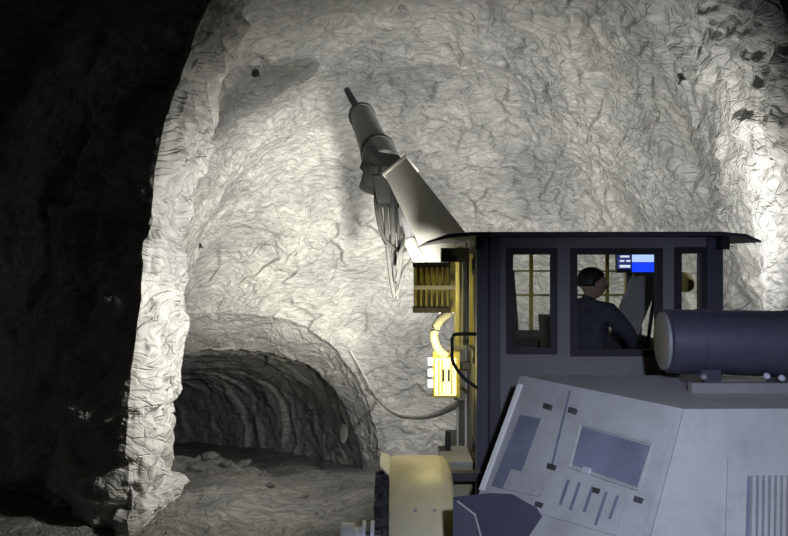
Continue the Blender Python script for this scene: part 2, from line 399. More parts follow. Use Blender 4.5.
# ray helper: a pixel's ray against the rock skin
tri = (np.arange(k_ch, NR - 1)[:, None] * NT + np.arange(NT - 1)[None, :]).reshape(-1)[:]
bv = BVHTree.FromPolygons([tuple(v) for v in p2[k_ch * NT:].tolist()], [(a_ - k_ch * NT, a_ + 1 - k_ch * NT, a_ + NT + 1 - k_ch * NT, a_ + NT - k_ch * NT) for a_ in tri.tolist()])
def rock_hit(x, y):
    d = (P(x, y, 1.0) - Vector((0, 0, EYE))).normalized()
    loc, nor, _, _ = bv.ray_cast(Vector((0, 0, EYE)), d)
    if loc is None: return P(x, y, 14), -d
    if nor.dot(d) > 0: nor = -nor
    return loc, nor
def ground(x, y):
    return float(floor_h(np.array([[x, y, 0.0]]))[0])

# ------------------------------------------------------------------ the vehicle
VEH = thing('mining_vehicle', 'floodlit grey cab mining machine with raised pale boom and sloping engine hood', 'mining vehicle', (1.4, 4.4, 0.0))
DR = 4.30; SCL = DR / F
def rx(x): return (x - CX) * SCL
def rz(y): return EYE - (y - HY) * SCL
cxl, cxr, cy0, cy1 = rx(479), rx(720), DR, 5.80
zlo, ztop = 0.95, rz(237)

# cab shell (rear wall with three windows, sides, front, floor)
W1 = (rx(511), rz(349), rx(552), rz(253)); W2 = (rx(575), rz(351), rx(657), rz(253)); W3 = (rx(679), rz(345), rx(702), rz(252))
wins = [W1, W2, W3]
cab = obj('cab', holed_panel([cxl, cxr], [zlo, ztop], wins, lambda u, v: (u, cy0, v), (0, 0.05, 0)), 'cab', VEH)
tag(cab, 'boxy grey operator cab with three rear windows')
obj('side_panel', holed_panel([cy0 + 0.05, cy1], [zlo, ztop], [(4.62, 2.05, 5.0, 2.80), (5.12, 2.05, 5.62, 2.80)], lambda u, v: (cxl, u, v), (0.04, 0, 0)), 'cab', cab)
obj('side_panel', holed_panel([cy0 + 0.05, cy1], [zlo, ztop], [(4.55, 2.05, 5.65, 2.80)], lambda u, v: (cxr - 0.04, u, v), (0.04, 0, 0)), 'cab', cab)
obj('front_panel', holed_panel([cxl + 0.04, cxr - 0.04], [zlo, ztop], [(cxl + 0.10, 2.07, cxr - 0.10, 2.86)], lambda u, v: (u, cy1 - 0.04, v), (0, 0.04, 0)), 'cab', cab)
obj('cab_floor', box(cxl + 0.04, cxr - 0.04, cy0 + 0.05, cy1 - 0.04, zlo + 0.02, zlo + 0.08), 'darksteel', cab)
obj('dashboard', prism([(cxl + 0.06, 5.35, 1.15), (cxl + 0.06, 5.74, 1.15), (cxl + 0.06, 5.74, 2.08), (cxl + 0.06, 5.50, 2.02)], (cxr - cxl - 0.12, 0, 0)), 'dark', cab, bevel=0.01)
for (u0, v0, u1, v1) in wins:
    e = 0.035
    o = obj('window_frame', holed_panel([u0 - e, u1 + e], [v0 - e, v1 + e], [(u0 + 0.012, v0 + 0.012, u1 - 0.012, v1 - 0.012)], lambda u, v: (u, cy0 - 0.018, v), (0, 0.03, 0)), 'dark', cab)
    obj('pane', box(u0, u1, cy0 + 0.02, cy0 + 0.026, v0, v1), 'glass', cab)
obj('corner_post', box(cxl - 0.02, rx(487), cy0 - 0.03, cy0 + 0.06, zlo, ztop), 'post', cab, bevel=0.008)
obj('corner_post', box(rx(489.5), rx(500), cy0 - 0.022, cy0 + 0.0, zlo, ztop), 'post', cab, bevel=0.008)
obj('corner_post', box(rx(706), cxr + 0.012, cy0 - 0.02, cy0 + 0.06, zlo, ztop), 'post', cab, bevel=0.008)
obj('post_groove', box(rx(487.3), rx(489.2), cy0 - 0.02, cy0, 1.2, ztop), 'dark', cab)
for yy in (5.02, 5.66):
    obj('door_pillar', box(cxl - 0.012, cxl, yy, yy + 0.07, zlo, ztop - 0.02), 'boom', cab)
obj('door_seal', box(cxl - 0.006, cxl, 4.48, 4.53, zlo, ztop - 0.05), 'dark', cab)
for zz in (2.7, 2.05, 1.4):
    obj('hinge', tube([(cxl - 0.02, 4.42, zz - 0.06), (cxl - 0.02, 4.42, zz + 0.06)], 0.016, 8), 'darksteel', cab, True)
# window guard bars in front of the windscreen
for y_ in (271, 295):
    z_ = EYE - (y_ - HY) / F * 5.86
    obj('guard_bar', box(cxl + 0.05, cxr - 0.05, 5.85, 5.868, z_ - 0.008, z_ + 0.008), 'lampyellow', cab)
for x_ in (531, 607, 672):
    xx = (x_ - CX) / F * 5.88
    obj('guard_bar', box(xx - 0.018, xx + 0.018, 5.868, 5.89, 2.0, 2.86), 'lampyellow', cab)
for xs in ((cxl + 0.05), (cxr - 0.09)):
    obj('guard_upright', box(xs, xs + 0.03, 5.80, 5.868, 2.0, 2.88), 'lampyellow', cab)
obj('front_pillar', prism([P(638, 266, 5.64), P(659, 266, 5.64), P(656, 290, 5.64), P(636, 340, 5.64), P(608, 340, 5.64)], (0, 0.06, 0)), 'steel', cab, bevel=0.008)
obj('wiper_arm', tube([P(655, 292, 4.7), P(651, 318, 4.72), P(647, 350, 4.74)], [0.012, 0.016, 0.014], 8), 'dark', cab, True)
# canopy
ct = 0.028
rc = lambda x: (x - CX) / F * 4.16
poly = [(rc(427), ztop - 0.045), (rc(448), ztop - 0.012), (rc(472), ztop + 0.002), (rc(722), ztop + 0.004), (rc(746), ztop - 0.012), (rc(762), ztop - 0.042)]
prof = [(x, 4.16, z) for x, z in poly] + [(x, 4.16, z + ct * (0.35 if i in (0, 5) else 1)) for i, (x, z) in reversed(list(enumerate(poly)))]
can = obj('canopy', prism(prof, (0, 1.75, 0)), 'post', VEH)
tag(can, 'thin dark canopy plate with drooping ends')
obj('canopy_bracket', box(rx(714), rx(722), 4.2, 4.3, ztop - 0.09, ztop), 'dark', can, bevel=0.006)
obj('canopy_bracket', box(rx(474), rx(482), 4.2, 4.3, ztop - 0.09, ztop - 0.0), 'dark', can, bevel=0.006)
# grab handle
tag(obj('grab_handle', tube(cr([P(476, 334, 4.26), P(462, 334, 4.24), P(453, 336, 4.24), P(452, 348, 4.24), P(453, 362, 4.24), P(463, 377, 4.25), P(477, 388, 4.26)], 6), 0.013, 10), 'dark', VEH, True), 'black bent grab handle')

# upper work lamp (heat sink fins face the camera, lens faces the rock)
uc = P(431, 287, 4.72); hw, hh = 0.135, 0.195
lamp = obj('work_lamp', box(uc.x - hw, uc.x + hw, uc.y - 0.02, uc.y + 0.08, uc.z - hh, uc.z + hh), 'lampyellow', VEH, bevel=0.012)
tag(lamp, 'finned brassy flood lamp on the cab side')
for k in range(7):
    xx = uc.x - hw + 0.012 + k * (2 * hw - 0.024) / 6
    obj('cooling_fin', box(xx - 0.007, xx + 0.007, uc.y - 0.085, uc.y - 0.02, uc.z - hh + 0.015, uc.z + hh - 0.015), 'lampyellow', lamp)
for zz in (uc.z - hh + 0.02, uc.z + hh - 0.02):
    obj('housing_rim', box(uc.x - hw - 0.008, uc.x + hw + 0.008, uc.y - 0.095, uc.y + 0.085, zz - 0.02, zz + 0.02), 'darksteel', lamp, bevel=0.006)
obj('fin_highlight', box(uc.x - hw - 0.004, uc.x + hw + 0.05, uc.y - 0.093, uc.y - 0.083, uc.z - 0.016, uc.z + 0.016), 'white', lamp)  # added white bar: the highlight across the fins put into colour
obj('lens', box(uc.x - hw + 0.02, uc.x + hw - 0.02, uc.y + 0.08, uc.y + 0.088, uc.z - hh + 0.03, uc.z + hh - 0.03), 'lens', lamp)
obj('lamp_bracket', box(P(441, 0, 4.72).x, cxl - 0.02, uc.y - 0.03, uc.y + 0.05, P(0, 262, 4.72).z, P(0, 248, 4.72).z), 'darksteel', lamp, bevel=0.008)
obj('lamp_bracket', box(P(448, 0, 4.72).x, P(455, 0, 4.72).x, uc.y - 0.05, uc.y + 0.05, P(0, 312, 4.72).z, P(0, 262, 4.72).z), 'lampyellow', lamp, bevel=0.008)
# lower work lamp
lc = P(446, 374, 4.72); hw2, hh2 = 0.105, 0.18
low = obj('work_lamp', box(lc.x - hw2, lc.x + hw2, lc.y - 0.03, lc.y + 0.08, lc.z - hh2, lc.z + hh2), 'lampyellow', VEH, bevel=0.012)
tag(low, 'glowing yellow lamp box low on the cab side')
obj('diffuser', box(lc.x - hw2 + 0.015, lc.x + hw2 - 0.03, lc.y - 0.042, lc.y - 0.03, lc.z - hh2 + 0.02, lc.z + hh2 - 0.05), 'lens_soft', low, bevel=0.004)
for dx in (-0.025, 0.018):
    obj('slot', box(lc.x + dx - 0.009, lc.x + dx + 0.009, lc.y - 0.05, lc.y - 0.042, lc.z - 0.05, lc.z + 0.045), 'darksteel', low)
for dx in (-0.06, -0.035, 0.04):
    obj('rib', box(lc.x + dx - 0.005, lc.x + dx + 0.005, lc.y - 0.052, lc.y - 0.042, lc.z - hh2 + 0.03, lc.z + hh2 - 0.06), 'lampyellow', low)
for dz in (0.10, 0.01, -0.075):
    obj('glow_cap', box(lc.x - hw2 - 0.035, lc.x - hw2, lc.y - 0.03, lc.y + 0.02, lc.z + dz - 0.025, lc.z + dz + 0.025), 'cap_glow', low, bevel=0.006)  # small caps given a white glow of their own
obj('lamp_bracket', box(lc.x + hw2, cxl + 0.0, lc.y, lc.y + 0.05, lc.z + 0.04, lc.z + 0.09), 'darksteel', low)
tag(obj('lamp_cable', tube(cr([P(450, 312, 4.70), P(440, 320, 4.68), P(434, 334, 4.68), P(438, 348, 4.69), P(447, 356, 4.70)], 8), 0.035, 14), 'white', VEH, True), 'thick white curved conduit between the lamps')
gp = obj('lamp_mast', box(P(454, 0, 4.98).x, cxl - 0.015, 4.98, 5.01, P(0, 400, 4.98).z, P(0, 246, 4.98).z), 'mast', VEH)
tag(gp, 'upright dull yellow plate carrying the lamps')
for a_, b_, m_ in ((456, 459, 'lampyellow'), (463, 466, 'dark'), (469, 473, 'lampyellow')):
    obj('mast_rib', box(P(a_, 0, 4.98).x, P(b_, 0, 4.98).x, 4.955, 4.98, P(0, 345, 4.98).z, P(0, 250, 4.98).z), m_, gp)
# headlamps on the front of the cab
for (x_, z_, y_, tgt, pw) in ((2.85, 2.53, 5.9, (3.6, 11.0, 4.2), 520), (1.69, 2.70, 6.02, (0.9, 13.0, 2.6), 1650)):
    hl = obj('head_lamp', lathe([(-0.10, 0.03), (-0.09, 0.07), (-0.02, 0.095), (0.03, 0.10), (0.035, 0.085)], (x_, y_, z_), Vector(tgt) - Vector((x_, y_, z_)), 20), 'lampyellow', VEH, 'auto')
    dd = (Vector(tgt) - Vector((x_, y_, z_))).normalized()
    obj('lens', lathe([(0.035, 0.084), (0.042, 0.07)], (x_, y_, z_), dd, 20), 'lens', hl)
    obj('lamp_arm', tube([(x_, y_, z_ + 0.05), ((2.60 if x_ > 2 else x_ - 0.02), 5.85, ztop - 0.03 if x_ > 2 else ztop - 0.01)], 0.016, 8), 'darksteel', hl, True)
    spot('head_lamp_light', Vector((x_, y_, z_)) + dd * 0.09, tgt, pw, (1.0, 0.99, 0.95), 150 if x_ > 2 else 112, 0.07, 0.8 if x_ > 2 else 1.0)
spot('work_lamp_light', (uc.x - 0.02, uc.y + 0.16, uc.z), (-3.2, 9.3, 1.9), 1050, (1.0, 0.98, 0.90), 114, 0.10, 1.0)
spot('work_lamp_light', (lc.x - 0.02, lc.y + 0.16, lc.z + 0.05), (-1.75, 13.5, 3.1), 6000, (1.0, 0.97, 0.82), 46, 0.08, 1.0)

ld = bpy.data.lights.new('yellow_fill_light', 'POINT'); ld.energy = 7; ld.color = (1.0, 0.86, 0.36); ld.shadow_soft_size = 0.05  # added fill hung ahead of the lower lamp, warming fins, conduit and mudguard
lo_ = bpy.data.objects.new('yellow_fill_light', ld); COL.objects.link(lo_); lo_.location = P(436, 352, 4.42)
# boom
A0, A1, B0 = P(470, 281, 5.95), P(449, 240, 6.5), P(401, 173, 7.522)
boom = obj('boom', beam(A0, B0, 0.40, 0.52, 0.26, 0.34, None, 0.72), 'boom', VEH, bevel=0.02)
tag(boom, 'pale tapered box boom raised toward the vault')
bd, bs, bu = frame_axes(B0 - A0)
obj('end_plate', beam(B0, B0 + bd * 0.04, 0.30, 0.38, 0.30, 0.38, None, 0.72), 'boom', boom, bevel=0.008)
obj('lift_cylinder', tube([A0 - bu * 0.42 - bs * 0.12, A0 - bu * 0.40 - bs * 0.1 + bd * 1.2], 0.075, 14), 'boom', boom, 'auto')
obj('piston_rod', tube([A0 - bu * 0.40 - bs * 0.1 + bd * 1.2, B0 - bu * 0.22 - bs * 0.06 - bd * 0.2], 0.04, 12), 'chrome', boom, 'auto')
obj('pedestal', prism([(A0.x - 0.05, 5.85, 0.9), (A0.x + 0.55, 5.85, 0.9), (A0.x + 0.42, 5.85, A0.z + 0.1), (A0.x + 0.02, 5.85, A0.z + 0.1)], (0, 0.45, 0)), 'darksteel', boom, bevel=0.02)
# knuckle and feed
K0, K1, K2, K3 = P(385, 190, 7.744), P(381, 162, 7.921), P(360, 114, 9.293), P(347, 90, 9.956)
obj('knuckle', beam(P(392, 178, 7.611), P(377, 158, 8.009), 0.34, 0.30, 0.42, 0.34), 'darksteel', boom, bevel=0.04)
obj('swivel', lathe([(-0.17, 0.12), (-0.15, 0.19), (0.12, 0.19), (0.16, 0.12)], P(376, 180, 7.744), (0.25, 0.2, 1), 20), 'darksteel', boom, 'auto')
feed = obj('feed_housing', tube([P(384, 166, 7.921), P(378, 152, 8.231)], [0.24, 0.23], 20), 'steel', boom, 'auto')
feed2 = obj('telescope_tube', tube([P(378, 152, 8.231), P(373, 143, 8.452), P(361, 114, 9.293)], [0.208, 0.208, 0.178], 20), 'steel', boom, 'auto')
for (px_, py_, d_, r_) in ((378, 151, 8.25, 0.245), (362, 116, 9.25, 0.21)):
    ax = (K2 - K1).normalized(); c_ = P(px_, py_, d_)
    obj('clamp_band', tube([c_ - ax * 0.04, c_ + ax * 0.04], r_, 20), 'darksteel', boom, 'auto')
obj('nozzle_pipe', tube([P(361, 114, 9.293), P(353, 101, 9.691), K3], [0.07, 0.06, 0.05], 12), 'darksteel', boom, 'auto')
for off in (-0.30, -0.22):
    sA = P(374, 170, 7.877); sB = P(352, 114, 9.204)
    obj('feed_rail', tube([sA + Vector((0.3 + off, 0, off * 0.3)), sB + Vector((0.3 + off, 0, off * 0.3))], 0.035, 10), 'darksteel', boom, 'auto')
hoses = [[(380, 172, 7.699), (379, 200, 7.611), (381, 225, 7.611), (388, 243, 7.611), (395, 225, 7.611), (391, 195, 7.611), (388, 175, 7.699)],
         [(384, 176, 7.611), (386, 215, 7.522), (389, 262, 7.522), (396, 299, 7.522), (400, 262, 7.434), (398, 215, 7.346), (395, 185, 7.434)],
         [(388, 178, 7.611), (392, 220, 7.478), (394, 255, 7.478), (397, 282, 7.434), (402, 240, 7.346), (403, 205, 7.257)],
         [(397, 296, 7.522), (404, 272, 7.346), (413, 256, 7.168), (409, 242, 7.168), (400, 252, 7.168), (397, 270, 7.257)],
         [(377, 182, 7.655), (376, 205, 7.611), (383, 236, 7.522), (398, 250, 7.346), (412, 246, 7.080), (416, 236, 6.992)]]
for k, h in enumerate(hoses):
    obj('hydraulic_hose', tube(cr([P(*a_) for a_ in h], 7), (0.04, 0.03, 0.034, 0.022, 0.026)[k], 8), 'hose', boom, True)
obj('valve_block', beam(P(381, 178, 7.611), P(384, 205, 7.522), 0.2, 0.2, 0.16, 0.16), 'darksteel', boom, bevel=0.02)
obj('valve_block', beam(P(402, 208, 7.257), P(403, 226, 7.257), 0.1, 0.1, 0.08, 0.08), 'darksteel', boom, bevel=0.01)

# chassis, side tank, lever
chs = obj('chassis', box(cxl - 0.05, cxr, 3.95, 6.4, 0.45, 0.94), 'darksteel', VEH, bevel=0.02)
tank = obj('side_tank', box(P(441, 0, 4.75).x, cxl - 0.02, 4.5, 4.85, 0.5, P(0, 462, 4.55).z), 'mast', VEH, bevel=0.015)
obj('tank_lid', box(P(439, 0, 4.7).x, cxl - 0.02, 4.48, 4.87, P(0, 462, 4.55).z, P(0, 459, 4.55).z), 'steel', tank)
lv = obj('control_lever', tube([P(447, 459, 4.8), P(448, 431, 4.8)], 0.022, 10), 'dark', VEH, 'auto')
obj('lever_base', box(P(439, 0, 4.8).x, P(451, 0, 4.8).x, 4.74, 4.86, P(0, 460, 4.8).z, P(0, 448, 4.8).z), 'dark', lv, bevel=0.01)

# wheel, mudguard
wc = Vector((0.13, 4.15, 0.625)); wr = 0.64; tw = 0.25
prof = [(-tw, 0.30), (-tw, 0.40), (-tw - 0.01, 0.50), (-tw + 0.005, 0.58), (-tw + 0.05, 0.625), (-0.1, wr - 0.01), (0.1, wr - 0.01), (tw - 0.05, 0.625), (tw - 0.005, 0.58), (tw + 0.01, 0.50), (tw, 0.40), (tw, 0.30)]
tyre = obj('wheel', lathe(prof, wc, (1, 0, 0), 48), 'tyre', VEH, 'auto'); tag(tyre, 'muddy tyre under the mudguard')
bm = bmesh.new()
for k in range(28):
    a_ = 2 * math.pi * k / 28
    for s_ in (-1, 1):
        b_ = a_ + (0.11 if s_ > 0 else 0)
        pts = []
        for rr in (wr - 0.03, wr + 0.022):
            for (xx, da) in ((0.02, -0.035), (0.26, -0.075), (0.26, 0.0), (0.02, 0.04)):
                r2 = rr - (0.03 if xx > 0.2 else 0)
                pts.append(wc + Vector((s_ * xx, -math.cos(b_ + da) * r2, math.sin(b_ + da) * r2)))
        bm_hexa(bm, pts)
tr = obj('tread_lugs', bm, 'tyre', tyre); tr['kind'] = 'stuff'
obj('rim', lathe([(-0.2, 0.05), (-0.24, 0.12), (-0.20, 0.26), (-0.245, 0.31), (0.2, 0.31), (0.2, 0.05)], wc, (1, 0, 0), 32), 'yellow', tyre, 'auto')
bm = bmesh.new(); fr = []
nA = 22
for k in range(nA + 1):
    a_ = math.radians(-35 + 130 * k / nA)     # angle from the top toward the camera
    row = []
    for j, (fx, dr) in enumerate(((-0.035, -0.06), (-0.03, -0.012), (0.0, 0.0), (0.1, 0.004), (0.30, 0.004), (0.355, -0.004), (0.385, -0.03), (0.395, -0.07))):
        r_ = 0.735 + dr
        row.append(bm.verts.new((fx, wc.y - math.sin(a_) * r_, wc.z + math.cos(a_) * r_)))
    fr.append(row)
for A_, B_ in zip(fr, fr[1:]):
    for j in range(len(A_) - 1): bm.faces.new((A_[j], A_[j + 1], B_[j + 1], B_[j]))
r = bmesh.ops.extrude_face_region(bm, geom=list(bm.faces))
for v in [e for e in r['geom'] if isinstance(e, bmesh.types.BMVert)]:
    d_ = Vector((0, v.co.y - wc.y, v.co.z - wc.z)).normalized(); v.co -= d_ * 0.014
fen = obj('mudguard', bm, 'yellow', VEH, 'auto'); tag(fen, 'cream yellow curved mudguard over the wheel')
bm = prism([(-0.03, 3.93, wc.z + 0.70), (-0.095, 4.02, wc.z + 0.735), (-0.095, 4.3, wc.z + 0.735), (-0.03, 4.3, wc.z + 0.715)], (0, 0, 0.014))
obj('mudguard_lip', bm, 'white', fen)  # coloured white for the light falling on the lip
for x_ in (0.08, 0.2):
    a_ = math.radians(38)
    obj('rivet', lathe([(0, 0.012), (0.006, 0.006)], (x_ + 0.05, wc.y - math.sin(a_) * 0.742, wc.z + math.cos(a_) * 0.742), (0, -math.sin(a_), math.cos(a_)), 8), 'chrome', fen)
obj('mudguard_stay', box(0.37, cxl, 4.2, 4.26, 1.2, 1.26), 'darksteel', fen)
# side marker lamp beside the tyre
mk = obj('side_lamp', lathe([(-0.08, 0.0645), (-0.07, 0.074), (0.0, 0.074), (0.01, 0.05), (0.05, 0.05)], P(354, 536, 3.55), (1, 0, 0), 20), 'boom', VEH, 'auto')
tag(mk, 'pale barrel lamp left of the tyre')
obj('flange', lathe([(0.05, 0.085), (0.07, 0.085)], P(354, 536, 3.55), (1, 0, 0), 20), 'white', mk, 'auto')
obj('flange', lathe([(0.10, 0.085), (0.12, 0.085)], P(354, 536, 3.55), (1, 0, 0), 20), 'white', mk, 'auto')
obj('shaft', lathe([(0.05, 0.03), (0.16, 0.03)], P(354, 536, 3.55), (1, 0, 0), 14), 'darksteel', mk, 'auto')
obj('mounting_arm', tube([P(354, 536, 3.55) + Vector((0.12, 0.0, 0)), P(354, 536, 3.55) + Vector((0.12, 0.1, -0.5)), (-0.12, 4.15, 0.66)], 0.025, 8), 'darksteel', mk)

# dark step box between mudguard and hood
DS = 2.95
sb = [P(a_, b_, DS) for a_, b_ in ((453, 497), (490, 493), (512, 494), (537, 508), (556, 540), (556, 700), (485, 700), (481, 536), (475, 514), (458, 501))]
stp = obj('step_box', prism(sb, (0.06, 0.45, -0.24)), 'navy', VEH, bevel=0.004)
tag(stp, 'dark blue step box beside the mudguard')
obj('side_skirt', prism([P(a_, b_, DS + 0.01) for a_, b_ in ((453, 498), (458, 501), (475, 514), (481, 536), (485, 700), (453, 700))], (0.06, 0.42, -0.24)), 'post', stp)
obj('edge_strip', tube([P(457, 501, DS - 0.005), P(475, 515, DS - 0.005), P(481, 537, DS - 0.005), P(485, 640, DS - 0.005)], 0.006, 6), 'steel', stp)

# rear engine hood
YAW = math.radians(36); u = Vector((-math.sin(YAW), math.cos(YAW), 0)); n = Vector((-math.cos(YAW), -math.sin(YAW), 0))
T0 = P(684, 409, 2.70); T1 = T0 + u * 0.974
down = n * 0.274 + Vector((0, 0, -0.507))
rd = down.copy()
T2 = Vector((2.75, 2.72, T0.z)); T3 = Vector((2.75, T1.y, T0.z))
s = 2.3
Bt = [T0 + down * s, T1 + down * s + Vector((0, 0, 0)), T3 + Vector((0, 0.0, -0.507 * s)), T2 + Vector((0, down.y * s, -0.507 * s))]
bm = bm_hexa(bmesh.new(), Bt + [T0, T1, T3, T2])
hood = obj('engine_hood', bm, 'hood', VEH, bevel=0.018); tag(hood, 'sloping dusty white engine hood with openings painted dark')
npl = (T1 - T0).cross(down).normalized()
if npl.y > 0: npl = -npl
def on_plane(x, y, p0, nn):
    d = P(x, y, 1.0) - Vector((0, 0, EYE)); t = (p0 - Vector((0, 0, EYE))).dot(nn) / d.dot(nn)
    return Vector((0, 0, EYE)) + d * t
def side_panel(name, px, m, o0=0.0, o1=0.006, parent=hood, bevel=0.0):
    return obj(name, prism([on_plane(a_, b_, T0, npl) + npl * o0 for a_, b_ in px], npl * (o1 - o0)), m, parent, bevel=bevel)
hatch = side_panel('hatch_shade_plate', [(583, 427), (650, 446), (637, 487), (573, 465)], 'dark_plate', -0.002, 0.006)  # flat dark plate, the shade inside the hatch painted on
for a_, b_ in (((581, 424), (653, 444)), ((653, 444), (639, 490)), ((639, 490), (570, 467)), ((570, 467), (581, 424))):
    pa, pb = on_plane(*a_, T0, npl), on_plane(*b_, T0, npl)
    obj('hatch_frame', tube([pa + npl * 0.004, pb + npl * 0.004], 0.007, 6), 'hood', hatch)
side_panel('latch', [(585, 467), (592, 469), (590, 475), (583, 473)], 'chrome', 0.004, 0.016, hatch)
vent = side_panel('vent_shade_plate', [(521, 415), (541, 419), (522, 471), (511, 469), (503, 489), (492, 486)], 'dark_plate', -0.002, 0.006)  # no hole here: the vent's inner shade is a dark plate
side_panel('edge_trim', [(519, 385), (523, 385), (484, 491), (480, 490)], 'boom', 0.0, 0.012)
side_panel('cover_plate', [(512, 470), (545, 479), (540, 497), (504, 489)], 'hood', 0.002, 0.012, bevel=0.002)
side_panel('cover_plate', [(552, 472), (628, 497), (616, 536), (534, 512)], 'hood', 0.002, 0.010, bevel=0.002)
side_panel('panel_seam', [(569, 391), (571, 391), (553, 466), (551, 466)], 'dark_plate', 0.0, 0.003)
for (a_, b_) in ((549, 407), (574, 411), (553, 467), (541, 505), (598, 491), (640, 500)):
    side_panel('hinge', [(a_ - 3, b_ - 3), (a_ + 4, b_ - 1), (a_ + 2, b_ + 4), (a_ - 4, b_ + 2)], 'darksteel', 0.0, 0.02)
for (a_, b_, l_) in ((570, 480, 26), (581, 483, 28), (594, 487, 26), (608, 492, 34), (619, 496, 24)):
    side_panel('drip_streak', [(a_ - 1.3, b_), (a_ + 1.3, b_ + 0.7), (a_ + 1.3 - l_ * 0.33, b_ + l_), (a_ - 1.3 - l_ * 0.33, b_ + l_ - 0.7)], 'dark_plate', 0.006, 0.014)  # thin dark strips modelling drip streaks below the hatch
# rear face with its grille
nr_ = (T2 - T0).cross(rd).normalized()
if nr_.y > 0: nr_ = -nr_
def rear_panel(name, px, m, o0, o1, parent=hood):
    return obj(name, prism([on_plane(a_, b_, T0, nr_) + nr_ * o0 for a_, b_ in px], nr_ * (o1 - o0)), m, parent)
gr = rear_panel('grille', [(727, 459), (850, 457), (850, 600), (722, 600)], 'hood', 0.0, 0.010)
rear_panel('grille_back', [(746, 476), (846, 476), (846, 596), (742, 596)], 'dark_plate', 0.008, 0.0115, gr)
for k in range(17):
    x_ = 749 + 6 * k
    rear_panel('grille_slat', [(x_, 475), (x_ + 3.4, 475), (x_ + 1.6, 597), (x_ - 1.8, 597)], 'hood', 0.010, 0.028, gr)
side_panel('corner_trim', [(678, 410), (684, 411), (651, 536), (644, 536)], 'hood', -0.001, 0.008)
# air cleaner cylinder on the deck
cyc = P(664, 341, 3.25); axd = Vector((0.97, -0.16, 0)).normalized(); cr_ = 0.172
ac = obj('air_cleaner', lathe([(0.0, 0.158), (0.012, cr_), (1.6, cr_), (1.62, 0.15)], cyc, axd, 40), 'navy', VEH, 'auto'); tag(ac, 'dark horizontal cylinder lying on the hood deck')
obj('end_cap', lathe([(-0.022, 0.13), (-0.014, 0.155), (0.006, 0.16)], cyc, axd, 40), 'cab', ac, 'auto')
for t_ in (0.18, 0.62, 1.2):
    c_ = cyc + axd * t_
    obj('saddle', box(c_.x - 0.05, c_.x + 0.05, c_.y - 0.12, c_.y + 0.12, T0.z - 0.005, cyc.z - cr_ * 0.75), 'navy', ac)
    obj('strap', tube([c_ - axd * 0.015, c_ + axd * 0.015], cr_ + 0.004, 36), 'navy', ac, 'auto')
obj('base_rail', box(1.50, 2.75, 3.02, 3.06, T0.z - 0.002, T0.z + 0.05), 'cab', ac, bevel=0.005)
for (a_, b_) in ((704, 377), (767, 376), (782, 378)):
    obj('bolt', lathe([(-0.012, 0.012), (0.0, 0.016), (0.012, 0.006)], P(a_, b_, 2.98), (-0.3, -1, 0.2), 10), 'chrome' if a_ > 720 else 'cab', ac)
# articulation link from hood to chassis
obj('articulation_joint', box(1.2, 2.0, 3.3, 4.2, 0.5, 0.9), 'darksteel', VEH, bevel=0.03)

# monitor under the cab roof
mc = P(637, 263, 5.2); mon = obj('monitor', box(mc.x - 0.17, mc.x + 0.19, mc.y, mc.y + 0.05, mc.z - 0.085, mc.z + 0.085), 'dark', VEH, bevel=0.006)
tag(mon, 'blue lit monitor hung under the cab roof')
def scr(name, x0, x1, y0, y1, m, d=0.004):
    a_, b_ = P(x0, y0, 5.2), P(x1, y1, 5.2)
    return obj(name, box(a_.x, b_.x, mc.y - d, mc.y, b_.z, a_.z), m, mon)
scr('screen', 632, 656, 262.5, 272, 'scr_blue'); scr('screen', 632, 656, 254, 262, 'scr_light'); scr('screen', 617, 631, 254, 269, 'scr_dark')
for (x0, x1, y0, y1) in ((620, 629, 255.5, 257.5), (619.5, 624, 260, 261.8), (626, 630, 260, 261.8), (619.5, 630, 265, 267.5)):
    scr('screen_mark', x0, x1, y0, y1, 'scr_white', 0.007)
obj('monitor_mount', box(mc.x - 0.02, mc.x + 0.02, mc.y + 0.02, mc.y + 0.05, mc.z + 0.085, ztop), 'dark', mon)
# seat
st = obj('seat', box(1.35, 1.85, 4.72, 5.22, 1.48, 1.62), 'seat', VEH, bevel=0.04)
obj('backrest', prism([(1.30, 4.74, 1.55), (1.42, 4.74, 1.55), (1.36, 4.74, 2.28), (1.25, 4.74, 2.28)], (0, 0.46, 0)), 'seat', st, bevel=0.03)
obj('seat_post', box(1.5, 1.7, 4.87, 5.07, zlo + 0.07, 1.5), 'darksteel', st)
obj('armrest', box(1.42, 1.8, 4.60, 4.68, 1.86, 1.92), 'seat', st, bevel=0.015)
obj('joystick', tube([(2.02, 4.98, 1.55), (2.03, 4.98, 1.97)], [0.03, 0.022], 10), 'dark', st, 'auto')
obj('control_console', box(1.95, 2.15, 4.88, 5.06, zlo + 0.07, 1.58), 'seat', st, bevel=0.02)

# ------------------------------------------------------------------ operator
def skin_mesh(name, verts, edges, m, parent=None, sub=2, root=0):
    me = bpy.data.meshes.new(name); me.from_pydata([v[0] for v in verts], edges, [])
    o = bpy.data.objects.new(name, me); COL.objects.link(o)
    md = o.modifiers.new('skin', 'SKIN'); md.use_smooth_shade = True
    if not me.skin_vertices: me.skin_vertices.new(name='s')
    for i_, v in enumerate(verts):
        r_ = v[1]; me.skin_vertices[0].data[i_].radius = r_ if isinstance(r_, tuple) else (r_, r_)
        me.skin_vertices[0].data[i_].use_root = (i_ == root)
    sd = o.modifiers.new('sub', 'SUBSURF'); sd.levels = sub; sd.render_levels = sub
    dg = bpy.context.evaluated_depsgraph_get(); ev = bpy.data.meshes.new_from_object(o.evaluated_get(dg))
    o.modifiers.clear(); o.data = ev; ev.materials.clear(); ev.materials.append(M[m])
    for p_ in ev.polygons: p_.use_smooth = True
    if parent:
        o.parent = parent; o.matrix_parent_inverse = parent_world(parent).inverted()
    return o
hx, hy_, hz = P(592, 285, 4.97)
